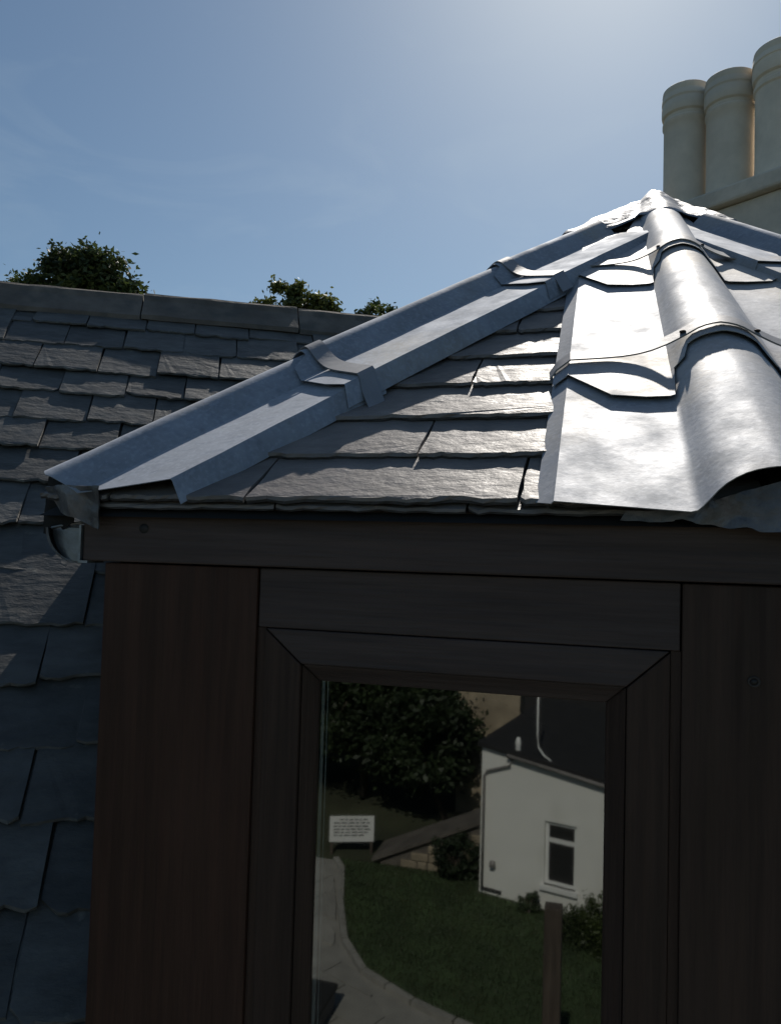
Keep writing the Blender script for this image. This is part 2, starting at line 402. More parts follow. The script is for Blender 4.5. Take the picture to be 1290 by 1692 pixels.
# slates on the two front faces
SLN = Vector((0, -math.sin(math.atan(TG)), math.cos(math.atan(TG)))); SLG = Vector((0, math.cos(math.atan(TG)), math.sin(math.atan(TG))))
O_A = Vector((0, -.035, zA(0,-.035))) - SLN*.022
def plan_clip(pl, dv, base, off, sgn):
    pass
def dormer_slate(e0, wd, s, L, t, lift, ex, gy, nn, org, clips, seg, mtl, rr):
    ol = slate_outline(wd-.003, L, rr, seg, .0032, rr.choice([0,0,0,.01]))
    ol = [(x+e0+.0015, y+s, tl) for x, y, tl in ol]
    for c in clips:
        ol = clip(ol, *c)
        if len(ol) < 3: return
    if max(p[0] for p in ol)-min(p[0] for p in ol) < .015: return
    cx = sum(p[0] for p in ol)/len(ol)
    ol = [(x-cx, y-s, tl) for x, y, tl in ol]
    vs, fs = slate_geo(ol, t, rr, (.001,.006))
    tl_ = lift + rr.uniform(-.0008,.0018)
    yv = (gy*L - nn*tl_).normalized(); tw = rr.uniform(-.006,.006)
    zv = (ex.cross(yv) + ex*tw).normalized(); xv = yv.cross(zv).normalized()
    me = bpy.data.meshes.new('slate'); me.from_pydata(vs, [], fs); me.materials.append(mtl); me.materials.append(MT['slate_edge_shade'])
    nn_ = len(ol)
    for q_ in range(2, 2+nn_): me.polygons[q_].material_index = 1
    o = bpy.data.objects.new('slate', me); COL.objects.link(o); o.parent = froof
    mm = Matrix((xv, yv, zv)).transposed().to_4x4(); mm.translation = org + ex*cx + gy*s + nn*tl_ - wloc(froof)
    o.matrix_local = mm
rr = random.Random(11)
GA = .1395
JA = {0:[-.93,-.60,-.545,-.125,.06,.3], 1:[-.95,-.63,-.30,.02,.3], 2:[-.80,-.50,-.05,.3], 3:[-.72,-.255,-.02,.3], 4:[-.6,-.33,.0,.3],
      5:[-.6,-.41,-.2,.02,.3], 6:[-.45,-.3,.02,.3], 7:[-.4,-.15,.05,.3], 8:[-.4,-.12,.1,.3], 9:[-.3,-.05,.15], 10:[-.2,.0,.2], 11:[-.1,.05,.25], 12:[-.05,.1,.2]}
JA[0] = [-1.0,-.79,-.545,-.125,.09,.3]
# left hip line in plane coords: x vs s ; s = (y+.035)/cos
cA = math.cos(math.atan(TG))
lx0, ls0 = HL.x, (HL.y+.035)/cA; lx1, ls1 = T.x, (T.y+.035)/cA
a_, b_ = (ls1-ls0), -(lx1-lx0); nl = math.hypot(a_, b_); a_/=nl; b_/=nl; clL = (a_, b_, a_*lx0+b_*ls0+.012)
cx0, cs0 = H0.x, (H0.y+.035)/cA
a_, b_ = -(ls1-cs0), (lx1-cx0); nl = math.hypot(a_, b_); a_/=nl; b_/=nl; clC = (a_, b_, a_*cx0+b_*cs0+.008)
for i in range(13):
    s = i*GA
    js = JA[i]
    for a, b in zip(js[:-1], js[1:]):
        L = .29
        if s+L > ls1-.02: L = max(.05, ls1-.02-s)
        dormer_slate(a, b-a, s + rr.uniform(-.002,.002), L, .0100, .0212, Vector((1,0,0)), SLG, SLN, O_A, [clL, clC], 26, MT['slate'], rr)
# under-eave course
for a, b in ((-.86,-.5),(-.5,-.2),(-.2,.12),(.12,.2)):
    dormer_slate(a, b-a, -.002, .16, .0075, .006, Vector((1,0,0)), SLG, SLN, O_A, [clL, clC], 20, MT['slate'], rr)
# B face
nB = Vector((-(zB(1,0)-zB(0,0)), -(zB(0,1)-zB(0,0)), 1)).normalized(); gB = nB.cross(bE); gB = gB if gB.z > 0 else -gB
O_B = Vector((H0.x, H0.y+.015, zB(H0.x, H0.y+.015))) - nB*.017
def toB(p): q = p-O_B; return q.dot(bE), q.dot(gB)
t0, t1 = toB(H0), toB(T); q1 = toB(CR)
a_, b_ = (t1[1]-t0[1]), -(t1[0]-t0[0]); nl = math.hypot(a_,b_); a_/=nl; b_/=nl; clB1 = (a_, b_, a_*t0[0]+b_*t0[1]+.008)
a_, b_ = -(t1[1]-q1[1]), (t1[0]-q1[0]); nl = math.hypot(a_,b_); a_/=nl; b_/=nl; clB2 = (a_, b_, a_*q1[0]+b_*q1[1]+.012)
for i in range(12):
    s = i*GA; e = -.3 + rr.uniform(0,.15)
    while e < 1.1:
        wd = rr.uniform(.22,.33); L = .29
        if s+L > t1[1]-.02: L = max(.05, t1[1]-.02-s)
        dormer_slate(e, wd, s, L, .0075, .0165, bE, gB, nB, O_B, [clB1, clB2], 10, MT['slate'], rr); e += wd

# ------------------------------------------------------------------ hip cappings
def solid(o, th=.0014):
    m = o.modifiers.new('solid', 'SOLIDIFY'); m.thickness = th; m.offset = -1
    e = o.modifiers.new('split', 'EDGE_SPLIT'); e.split_angle = R(50); return o
def hip_section(axis, perp, prof, t_of_w, t_end, lift0, lift1, m, seed, nt=14):
    """prof(t) -> list of (w, h); t_of_w(w_index_fraction, w, t) start; builds strands from t start to t_end"""
    rows_ = []
    P0 = prof(0)
    nW = len(P0)
    vs = []; fs = []
    for j in range(nt+1):
        f = j/nt
        for i in range(nW):
            w0 = P0[i][0]; ts = t_of_w(w0, i); t = ts + (t_end(w0)-ts)*f
            w, h = prof(t)[i]
            p = axis(t) + perp*w
            z = surf(p.x, p.y) + h + lift0*(1-f) + lift1*f
            d = .0016*nz(t*7+seed, w*9) + .0006*nz(t*26+seed, w*30)
            vs.append(Vector((p.x, p.y, z + d)))
    for j in range(nt):
        for i in range(nW-1): fs.append((j*nW+i, j*nW+i+1, (j+1)*nW+i+1, (j+1)*nW+i))
    o = mk('hip_capping', vs, fs, m, dorm)
    me = o.data; me.update()
    if sum(f.normal.z for f in me.polygons) < 0: me.flip_normals()
    for f in me.polygons: f.use_smooth = True
    me.set_sharp_from_angle(angle=R(24))
    solid(o)
    return o
def strap(axis, perp, prof, t, m, lift, wlo, whi, drop, width=.021, smooth_n=3, parent=dorm, droplo=0.):
    P0 = prof(t)
    ws = [wlo + (whi-wlo)*k/44 for k in range(45)]
    def hh(w):
        for (wa, ha), (wb, hb) in zip(P0[:-1], P0[1:]):
            lo, hi_ = min(wa,wb), max(wa,wb)
            if lo <= w <= hi_ and hi_ > lo: return ha + (hb-ha)*(w-wa)/(wb-wa)
        return None
    zs = []
    for w in ws:
        p = axis(t)+perp*w; h = hh(w)
        if h is None: h = .0
        zs.append(surf(p.x, p.y) + h + lift)
    # bridge the valleys a little (running max of neighbours' average)
    for _ in range(smooth_n):
        z2 = zs[:]
        for k in range(1, len(zs)-1): z2[k] = max(zs[k], (zs[k-1]+zs[k+1])/2)
        zs = z2
    vs = []
    d = (axis(t+.01)-axis(t)).normalized()
    for w, z in zip(ws, zs):
        for sd in (-.5, .5):
            p = axis(t)+perp*w + d*sd*width
            pz = z + d.dot(Vector((0,0,0)))
            q = axis(t)+perp*w
            pz += (surf(q.x+d.x*.05, q.y+d.y*.05) - surf(q.x, q.y))/.05*sd*width
            vs.append(Vector((p.x, p.y, pz)))
    n = len(ws); fs = [(2*i, 2*i+1, 2*i+3, 2*i+2) for i in range(n-1)]
    def tail(side, ln):
        k = 0 if side < 0 else n-1
        base = [vs[2*k].copy(), vs[2*k+1].copy()]
        out = perp*(1 if side > 0 else -1)
        i0 = len(vs)
        for v in base: vs.append(v + out*ln*.55 + Vector((0,0,-ln*.85)))
        fs.append((2*k, 2*k+1, i0+1, i0))
    if drop: tail(1, drop)
    if droplo: tail(-1, droplo)
    o = mk('hip_strap', vs, fs, m, parent)
    me = o.data
    if sum(f.normal.z for f in me.polygons) < 0: me.flip_normals()
    for f in me.polygons: f.use_smooth = True
    me.set_sharp_from_angle(angle=R(28)); solid(o, .003)
    return o, ws, zs
def screw(parent, p, r=.0045):
    pr = [(0,.004),(r*.6,.0036),(r,.0022),(r,0)]
    return lathe('screw', p, pr, MT['rust'], parent, n=12)

# left hip -----------------------------------------------------
dl = (T-HL); dl.z = 0; dl.normalize()
axL = lambda t: Vector((HL.x, HL.y, 0)) + dl*t
ppL = Vector((dl.y, -dl.x, 0))
def profL(t):
    k = 1 - .12*min(max(t,0),1.7)/1.7
    return [(.228*k+.016,.004),(.228*k+.002,.0420),(.228*k-.001,.0445),(.18*k,.0365),(.10*k,.0235),(.089*k,.0215),(.083*k,.0265),
            (.062*k,.0400),(.046*k,.0485),(.038*k,.0512),(.029*k,.0520),(.020*k,.0500),(.010*k,.0435),(0,.036),(-.014*k,.027),(-.03*k,.0255),
            (-.08*k,.0255),(-.13*k,.0262),(-.133*k,.0235),(-.14*k,.004)]
endL = lambda w: 1.42
s0 = lambda w, i: (-.05-HL.y + (-ppL.y)*abs(w))/dl.y + max(0, .035-w)*1.05
def jointL(tc):
    def f(w, i):
        a = abs(w)
        if a > .19: return tc + .012
        return tc - .0 if a > .06 else tc + .035
    return f
hip_section(axL, ppL, profL, s0, lambda w: .50, .000, .000, MT['zinc'], 1.3, 16)
hip_section(axL, ppL, profL, jointL(.40), lambda w: 1.07, .011, .004, MT['zinc'], 5.3, 14)
hip_section(axL, ppL, profL, jointL(.965), endL, .013, .004, MT['zinc'], 9.1, 10)
st, ws, zs = strap(axL, ppL, profL, .462, MT['strap'], .0175, -.135, .232, .046, .036, 11)
p = axL(.462) + ppL*.012; screw(st, (p.x, p.y, zs[23]+.001), .006)
st, ws, zs = strap(axL, ppL, profL, 1.028, MT['strap'], .0175, -.125, .216, .042, .036, 11)
p = axL(1.028) + ppL*.012; screw(st, (p.x, p.y, zs[23]+.001), .006)

# centre hip ---------------------------------------------------
dc = (T-H0); dc.z = 0; dc.normalize()
axC = lambda t: Vector((H0.x, H0.y, 0)) + dc*t
ppC = Vector((-dc.y, dc.x, 0))            # towards -x (viewer's left)
def profC(t):
    q = min(max(t,0),1.2)/1.2; r = .100*(1-.40*q); W = .182-.022*q; hk = .055*(1-.15*q)
    half = [(r+W+.025,.006),(r+W+.002,.0225),(r+W-.002,.0262),(r+.10,.0256),(r+.045,.0248),(r+.008,.0245)]
    half += [(r*a, .0250 + hk*b) for a, b in ((1,.03),(.94,.12),(.86,.27),(.76,.47),(.66,.63),(.54,.77),(.42,.87),(.30,.935),(.18,.975),(.07,.998))]
    return half + [(0,.025+hk)] + [(-w, h) for w, h in half[::-1]]
def jointC(tc):
    def f(w, i):
        r = .1
        a = abs(w)
        if a > .262: return tc + .085
        if a > .19: return tc + .012 if a < .22 else tc + .075
        if a > r*.95: return tc - .004
        if a > r*.7: return tc + .06
        return tc + .105
    return f
def jointC2(tc):
    def f(w, i):
        a = abs(w)
        if a > .276: return tc + .078
        if a > .18: return tc + .0
        if a > .097: return tc - .012
        if a > .07: return tc + .07
        return tc + .1
    return f
hip_section(axC, ppC, profC, lambda w, i: -.026*max(0, 1-max(0,(abs(w)-.10))/.17) + (.030 if abs(w) > .29 else 0), lambda w: .42, 0, 0, MT['zinc_roll'], 2.2, 14)
hip_section(axC, ppC, profC, jointC2(.262), lambda w: .93, .009, .004, MT['zinc_roll'], 6.4, 14)
hip_section(axC, ppC, profC, jointC2(.755), lambda w: (1.30 if abs(w) < .11 else (1.16 - .0*w if w > 0 else 1.10)), .013, .004, MT['zinc_roll'], 12.7, 10)
st, ws, zs = strap(axC, ppC, profC, .392, MT['strap'], .0185, -.284, .284, .034, .030, 16, droplo=.034)
for w_ in (.062, -.062):
    k = min(range(45), key=lambda q: abs(ws[q]-w_)); p = axC(.388)+ppC*w_; screw(st, (p.x, p.y, zs[k]-.001), .006)
st, ws, zs = strap(axC, ppC, profC, .892, MT['strap'], .0175, -.244, .244, .030, .030, 16, droplo=.030)
for w_ in (.05, -.05):
    k = min(range(45), key=lambda q: abs(ws[q]-w_)); p = axC(.888)+ppC*w_; screw(st, (p.x, p.y, zs[k]-.001), .005)

# right hip ----------------------------------------------------
dr = Vector((d2.x, d2.y, 0)).normalized()
LR = 1.72
axR = lambda t: Vector((T.x, T.y, 0)) + dr*(LR-t)
ppR = Vector((dr.y, -dr.x, 0))
hip_section(axR, ppR, profL, lambda w, i: 0, lambda w: .62, 0, 0, MT['zinc'], 3.2, 8)
hip_section(axR, ppR, profL, lambda w, i: .55, lambda w: 1.16, .011, .004, MT['zinc'], 4.2, 8)
hip_section(axR, ppR, profL, lambda w, i: 1.09, lambda w: 1.46, .013, .004, MT['zinc'], 7.2, 8)
strap(axR, ppR, profL, .62, MT['strap'], .0135, -.20, .20, .04, .026)

# lead apex cap ------------------------------------------------
def capr(a):
    b = .17
    for ang, r, wd in ((math.atan2(-dl.y,-dl.x), .43, .30), (math.atan2(-dc.y,-dc.x), .275, .34), (math.atan2(dr.y,dr.x), .36, .26), (math.atan2(BACK.y,BACK.x), .4, .3)):
        d_ = (a-ang+math.pi) % (2*math.pi) - math.pi
        b = max(b, .15 + (r-.15)*math.exp(-(d_/wd)**2))
    return b*(1+.04*nz(a*4, 2.))
def rollh(x, y):
    h = 0
    for ang, hw, hh in ((math.atan2(-dl.y,-dl.x), .075, .026), (math.atan2(-dc.y,-dc.x), .062, .052), (math.atan2(dr.y,dr.x), .075, .026), (math.atan2(BACK.y,BACK.x), .07, .03)):
        u = Vector((math.cos(ang), math.sin(ang))); v = Vector((x-T.x, y-T.y))
        al = v.dot(u); pr_ = abs(v.x*u.y - v.y*u.x)
        if al > -.03: h = max(h, hh*math.exp(-(pr_/hw)**2*1.1))
    return h
vs = []; fs = []; NA, NR = 176, 44
for j in range(NR+1):
    for i in range(NA):
        a = 2*math.pi*i/NA; r = capr(a)*j/NR
        x = T.x + r*math.cos(a); y = T.y + r*math.sin(a)
        z = surf(x, y) + rollh(x, y) + .030 + .007*nz(x*13, y*13, 1) + .0045*abs(nz(x*26, y*26, 5)) - (.016*math.exp(-(r/.09)**2)) - (.004 if j == NR else 0)
        vs.append((x, y, z))
for j in range(NR):
    for i in range(NA): fs.append((j*NA+i, j*NA+(i+1)%NA, (j+1)*NA+(i+1)%NA, (j+1)*NA+i))
cap = mk('apex_cap', vs, fs, MT['lead'], dorm, smooth=True)
if sum(f.normal.z for f in cap.data.polygons) < 0: cap.data.flip_normals()
solid(cap, .003)

# ------------------------------------------------------------------ dormer front
box('fascia', -.856, .262, -.010, .03, -.034, .0585, MT['wood_h'], dorm, .003)
box('head_board', -.5355, .0945, .004, .03, -.1296, -.0365, MT['wood_h'], dorm, .002)
box('corner_board', -.818, -.5375, .000, .03, -1.45, -.0365, MT['wood_v'], dorm, .002)
box('corner_board', .0965, .255, .000, .03, -1.45, -.0365, MT['wood_v2'], dorm, .002)
box('wall_backing', -.80, .24, .032, .05, -1.45, -1.26, MT['wood_v2'], dorm, 0)
# walls round the other sides, butted behind the corner boards
def wallslab(name, a, b, z0, z1, th, m, par):
    a = Vector((a[0],a[1],0)); b = Vector((b[0],b[1],0)); d = (b-a).normalized(); n_ = Vector((d.y,-d.x,0))*th
    poly = [a+Vector((0,0,z0)), b+Vector((0,0,z0)), b+Vector((0,0,z1)), a+Vector((0,0,z1))]
    return prism(name, poly, -n_, m, par)
wallslab('side_wall', (.262,.004), (.262+.80,.004+.141), -1.9, .05, .03, MT['wood_v2'], dorm)
wallslab('side_wall', (1.07,.15), (1.30,1.5), -1.9, .05, .03, MT['wood_v2'], dorm)
wallslab('cheek', (-.812-.5*1.5,.034+.866*1.5), (-.812,.034), -1.5, .085, .03, MT['wood_v2'], dorm)
# casement window -------------------------------------------------
win = bpy.data.objects.new('window', None); COL.objects.link(win); win.parent = dorm
gx0, gx1, gz1, gz0 = -.437, -.003, -.211, -1.12
fx0, fx1, fz1, fz0 = -.522, .082, -.131, -1.22
ix0, ix1, iz1, iz0 = fx0+.062, fx1-.057, fz1-.052, fz0+.06
def member(name, q, y0, y1, yi, m):
    """q: outer a, outer b, inner b, inner a in (x,z); front face from y0 (outer) to yi (inner), back at y1"""
    (ax,az),(bx,bz),(cx_,cz),(dx_,dz2) = q
    f = [Vector((ax,y0,az)), Vector((bx,y0,bz)), Vector((cx_,yi,cz)), Vector((dx_,yi,dz2))]
    b = [Vector((v.x,y1,v.z)) for v in f]
    o = mk(name, f+b, [(0,1,2,3),(7,6,5,4),(0,4,5,1),(1,5,6,2),(2,6,7,3),(3,7,4,0)], m, win)
    return bev(o, .0022, 2)
g = .0012
member('rail', [(fx0+g,fz1),(fx1-g,fz1),(ix1-g,iz1),(ix0+g,iz1)], .002,.04,.000, MT['wood_h'])
member('rail', [(fx1-g,fz0),(fx0+g,fz0),(ix0+g,iz0),(ix1-g,iz0)], .002,.04,.000, MT['wood_h'])
member('stile', [(fx0,fz0+g),(fx0,fz1-g),(ix0,iz1-g),(ix0,iz0+g)], .002,.04,.000, MT['wood_v2'])
member('stile', [(fx1,fz1-g),(fx1,fz0+g),(ix1,iz0+g),(ix1,iz1-g)], .002,.04,.000, MT['wood_v2'])
member('glazing_bead', [(ix0+g,iz1-.0008),(ix1-g,iz1-.0008),(gx1,gz1),(gx0,gz1)], .006,.04,.026, MT['wood_h'])
member('glazing_bead', [(ix1-g,iz0+.0008),(ix0+g,iz0+.0008),(gx0,gz0),(gx1,gz0)], .006,.04,.026, MT['wood_h'])
member('glazing_bead', [(ix0+.0008,iz0+g),(ix0+.0008,iz1-g),(gx0,gz1),(gx0,gz0)], .006,.04,.026, MT['wood_v2'])
member('glazing_bead', [(ix1-.0008,iz1-g),(ix1-.0008,iz0+g),(gx1,gz0),(gx1,gz1)], .006,.04,.026, MT['wood_v2'])
mk('pane', [(gx0-.01,.030,gz0-.01),(gx1+.01,.030,gz0-.01),(gx1+.01,.030,gz1+.01),(gx0-.01,.030,gz1+.01)], [(0,1,2,3)], MT['glass'], win)
box('spacer_bar', gx0+.0005, gx0+.0065, .034, .046, gz0, gz1, MT['spacer'], win, .001)
box('spacer_bar', gx0+.009, gx0+.0115, .036, .046, gz0, gz1, MT['spacer'], win, .0008)
# dark room behind the glass
mk('room', [(-.53,.06,-1.24),(.09,.06,-1.24),(.09,.06,-.1),(-.53,.06,-.1),(-.6,1.0,-1.24),(.1,1.0,-1.24),(.1,1.0,-.1),(-.6,1.0,-.1)],
   [(4,5,6,7),(0,1,5,4),(3,7,6,2),(0,4,7,3),(1,2,6,5)], MT['room'], dorm)
# dark rebate round the frame
for q in ((-.5370,-.5228,-1.3,-.1305),(.0828,.0960,-1.3,-.1305)):
    box('rebate', q[0], q[1], .0075, .032, q[2], q[3], MT['wood_v2'], dorm, 0)
lathe_y = []
def disc(name, x, y, z, r, m, ring=False):
    pr = [(r*.55 if ring else 0.0, 0),(r*.8, .0022),(r, .001),(r,-.004)] if ring else [(0,.0016),(r*.9,.0014),(r,0)]
    n = 16; vs = []; fs = []
    for rr_, d_ in pr:
        for j in range(n):
            t = 2*math.pi*j/n; vs.append((x+rr_*math.cos(t), y-d_, z+rr_*math.sin(t)*.9))
    for i in range(len(pr)-1):
        for j in range(n): fs.append((i*n+j, (i+1)*n+j, (i+1)*n+(j+1)%n, i*n+(j+1)%n))
    return mk(name, vs, fs, m, dorm, smooth=True)
disc('knot', -.740, -.0102, .022, .009, MT['knot']); None
disc('plug', .187, -.0002, -.164, .0085, MT['plug'], True)
disc('knot', .187, -.0006, -.164, .0045, MT['knot'])
# corner bead
prism('corner_bead', [(-.8615,-.014,.025),(-.8575,-.014,.025),(-.8575,-.014,-.034),(-.843,-.014,-.034),(-.843,-.014,-.038),(-.8615,-.014,-.038)], (0,.045,0), MT['lead'], dorm)

# ------------------------------------------------------------------ lead pieces at the eaves
def sheet(name, top, bot, m, par, nu=26, nv=10, amp=.004, seed=0., th=.0025):
    """crumpled sheet between two polylines"""
    def at(pl, u):
        f = u*(len(pl)-1); i = min(int(f), len(pl)-2); return Vector(pl[i]).lerp(Vector(pl[i+1]), f-i)
    vs = []; fs = []
    for j in range(nv+1):
        for i in range(nu+1):
            u, v = i/nu, j/nv; p = at(top, u).lerp(at(bot, u), v)
            b = Vector((0,-1,.2))
            p += b*(amp*1.6*nz(p.x*26+seed, p.z*30, seed) + amp*.9*abs(nz(p.x*60+seed, p.z*55, seed+3)))
            if j == nv: p.z += .004*nz(p.x*50, seed)
            vs.append(p)
    for j in range(nv):
        for i in range(nu): a = j*(nu+1)+i; fs.append((a, a+1, a+nu+2, a+nu+1))
    o = mk(name, vs, fs, m, par, smooth=True); solid(o, th); return o
sheet('lead_flashing', [(-.915,-.035,.088),(-.86,-.045,.090),(-.80,-.045,.088)], [(-.885,-.030,.046),(-.855,-.034,.036),(-.806,-.036,.018)], MT['lead_dull'], dorm, seed=2., amp=.006)
sheet('lead_flashing', [(.02,-.028,.060),(.1,-.045,.064),(.16,-.045,.085),(.21,-.045,.10),(.27,-.045,.085)], [(.012,-.030,.046),(.09,-.040,.047),(.15,-.044,.040),(.20,-.046,.034),(.27,-.048,.022)], MT['lead_dull'], dorm, nu=40, seed=7., amp=.006)
# left: dull lead flap and half round gutter end
sheet('lead_flap', [(-.935,.0,.112),(-.915,-.005,.108),(-.885,-.01,.095)], [(-.985,.05,.012),(-.945,.04,.006),(-.895,.02,.030)], MT['underlay'], dorm, nu=16, nv=14, amp=.004, seed=4.)
gd = CE.normalized(); gp = Vector((gd.y,-gd.x,0))
vs = []; fs = []; ng = 14
for j in range(9):
    c = Vector((-.893,.03,.021)) + gd*(j*.19)
    for i in range(ng+1):
        a = math.pi + math.pi*i/ng; vs.append(c + gp*.052*math.cos(a) + Vector((0,0,1))*.058*math.sin(a))
for j in range(8):
    for i in range(ng): a = j*(ng+1)+i; fs.append((a, a+1, a+ng+2, a+ng+1))
gut = mk('gutter', vs, fs, MT['lead_dull'], dorm, smooth=True); solid(gut, .004)

ce = Vector((-.893,.0285,.021)); ce2 = gp
hd = [ce + Vector((.052*math.cos(math.pi+math.pi*q/16), 0, .058*math.sin(math.pi+math.pi*q/16))) for q in range(17)]
prism('gutter_end', hd, (0,-.004,0), MT['lead'], dorm)
tube('gutter_rim', [ce+Vector((-.054,-.004,-.001)), ce+Vector((-.02,-.004,.006)), ce+Vector((.012,-.004,.010))], .0028, MT['strap'], dorm, 8)
# ------------------------------------------------------------------ chimney
ch = thing('chimney', (.75,3.6,.6), 'pale rendered chimney stack with three round buff pots behind the dormer', 'chimney')
rd = Vector((.80,-.60,0)).normalized(); rn = Vector((rd.y,-rd.x,0))
cc = Vector((.86,3.53,0))
def obox(name, c, l, wdt, z0, z1, m, par, b=.01):
    vs, fs = boxv((c.x,c.y,(z0+z1)/2), rd*l/2, rn*wdt/2, Vector((0,0,(z1-z0)/2)))
    return bev(mk(name, vs, fs, m, par), b)
obox('stack', cc, 1.30, .50, -.4, 1.93, MT['stack'], ch)
obox('coping', cc, 1.40, .60, 1.932, 2.03, MT['stack'], ch, .015)
mk('flaunching', [cc+rd*a*.66+rn*b*.27+Vector((0,0,2.032)) for a,b in ((-1,-1),(1,-1),(1,1),(-1,1))]+[cc+rd*a*.56+rn*b*.12+Vector((0,0,2.10)) for a,b in ((-1,-1),(1,-1),(1,1),(-1,1))],
   [(0,1,5,4),(1,2,6,5),(2,3,7,6),(3,0,4,7),(4,5,6,7)], MT['stack'], ch)
for k_, off in enumerate((-.555,-.270,.045)):
    p = cc + rd*off; top = (2.86,2.80,2.82)[k_]; rr_ = (.133,.134,.152)[k_]
    hgt = top-2.07
    prof = [(rr_*1.02,0),(rr_*1.0,.12),(rr_*1.0,hgt-.30),(rr_*1.0,hgt-.235),(rr_*1.06,hgt-.225),(rr_*1.06,hgt-.205),(rr_*.99,hgt-.195),(rr_*.99,hgt-.175),(rr_*1.08,hgt-.165),(rr_*1.1,hgt-.15),(rr_*1.1,hgt-.10),(rr_*1.07,hgt-.095),(rr_*1.07,hgt-.083),(rr_*1.1,hgt-.078),(rr_*1.09,hgt-.052),(rr_*1.06,hgt-.047),(rr_*1.06,hgt-.036),(rr_*1.075,hgt-.03),(rr_*1.05,hgt-.006),(rr_*1.0,hgt),(rr_*.86,hgt-.004),(rr_*.82,hgt-.05),(rr_*.8,.2)]
    po = lathe('chimney_pot', (p.x,p.y,2.07), prof, MT['pot'], ch, 48)
    po.data.set_sharp_from_angle(angle=R(40))

# ------------------------------------------------------------------ ground and garden (seen in the window glass)
gs = 900
mk('ground', [(-gs,-gs,-6.02),(gs,-gs,-6.02),(gs,gs,-6.02),(-gs,gs,-6.02)], [(0,1,2,3)], MT['ground'], kind='structure')
B_ = [(-4.95,-13.35),(-4.68,-12.93),(-4.23,-11.53),(-3.78,-10.41),(-3.26,-9.69),(-2.43,-9.19),(-1.82,-8.95),(-.8,-8.6),(1,-8.2),(5,-7.4)]
lawn_poly = B_ + [(6,-13.9),(2,-13.6),(-2.0,-13.4),(-4.3,-13.35)]
mk('lawn', [(x,y,-5.965) for x,y in lawn_poly], [tuple(range(len(lawn_poly)))], MT['lawn'], kind='structure')
path_pts = [(x,y) for x,y in B_]
pp_ = path_pts + [(6,-3),(-9,-3),(-6.4,-13.4)]
path = mk('path', [(x,y,-6.010) for x,y in pp_], [tuple(range(len(pp_)))], MT['paving'], kind='structure')
def inpoly(x, y, poly):
    c = False; n = len(poly)
    for i in range(n):
        x1,y1 = poly[i]; x2,y2 = poly[i-1]
        if (y1>y) != (y2>y) and x < (x2-x1)*(y-y1)/(y2-y1)+x1: c = not c
    return c
ra = R(24); ux = Vector((math.cos(ra), math.sin(ra),0)); uy = Vector((-math.sin(ra), math.cos(ra),0))
slab_me = {}
gr = random.Random(3)
for i in range(-12, 8):
    for j in range(-18, -2):
        wd, ht = .86, .62
        c = ux*(i*wd + (j%2)*wd*.5) + uy*(j*ht)
        cs = [c + ux*a*(wd/2-.012) + uy*b*(ht/2-.012) for a, b in ((-1,-1),(1,-1),(1,1),(-1,1))]
        poly = [(q.x,q.y,False) for q in cs]
        if not (-8.5 < c.x < 2 and -13.2 < c.y < -5.5): continue
        # clip against the lawn edge
        ok = poly
        if not inpoly(c.x, c.y, pp_): continue
        for (x1,y1),(x2,y2) in zip(B_[:-1], B_[1:]):
            if min(math.hypot(c.x-x1,c.y-y1), math.hypot(c.x-x2,c.y-y2), math.hypot(c.x-(x1+x2)/2,c.y-(y1+y2)/2)) < .9:
                a_, b_ = -(y2-y1), (x2-x1); nl = math.hypot(a_,b_); a_/=nl; b_/=nl
                side = 1 if a_*(-7-x1)+b_*(-7-y1) > 0 else -1
                ok = clip(ok, a_*side, b_*side, (a_*x1+b_*y1)*side + .07)
                if len(ok) < 3: break
        if len(ok) < 3: continue
        prism('paving_slab', [Vector((q[0],q[1],-6.008)) for q in ok], (0,0,.03+gr.uniform(-.003,.003)), MT['paving'], path)
# pale edging stones
for (x1,y1),(x2,y2) in zip(B_[:-1], B_[1:]):
    L_ = math.hypot(x2-x1,y2-y1); n_ = max(1, int(L_/.42)); d_ = Vector((x2-x1,y2-y1,0))/L_; nrm = Vector((-d_.y,d_.x,0))
    for k_ in range(n_):
        c = Vector((x1,y1,0)) + d_*(k_+.5)*L_/n_
        vs, fs = boxv((c.x,c.y,-5.975), d_*(L_/n_/2-.015), nrm*.05, Vector((0,0,.038)))
        mk('edging_stone', vs, fs, MT['paving'], path)
# grass blades
vs = []; fs = []; gr = random.Random(8)
while len(fs) < 26000:
    x = gr.uniform(-5,3); y = gr.uniform(-13.4,-8)
    if not inpoly(x, y, lawn_poly): continue
    a = gr.uniform(0, 6.28); h = gr.uniform(.02,.055); b = len(vs); wd = .012
    vs += [(x-wd*math.cos(a),y-wd*math.sin(a),-5.966),(x+wd*math.cos(a),y+wd*math.sin(a),-5.966),(x+gr.uniform(-.02,.02),y+gr.uniform(-.02,.02),-5.965+h)]
    fs.append((b,b+1,b+2))
gb = mk('grass', vs, fs, leafmat('grass_blades', (.066,.082,.034), (.036,.052,.022)), kind='stuff')
tag(gb, 'short green lawn grass reflected in the window glass', 'grass')

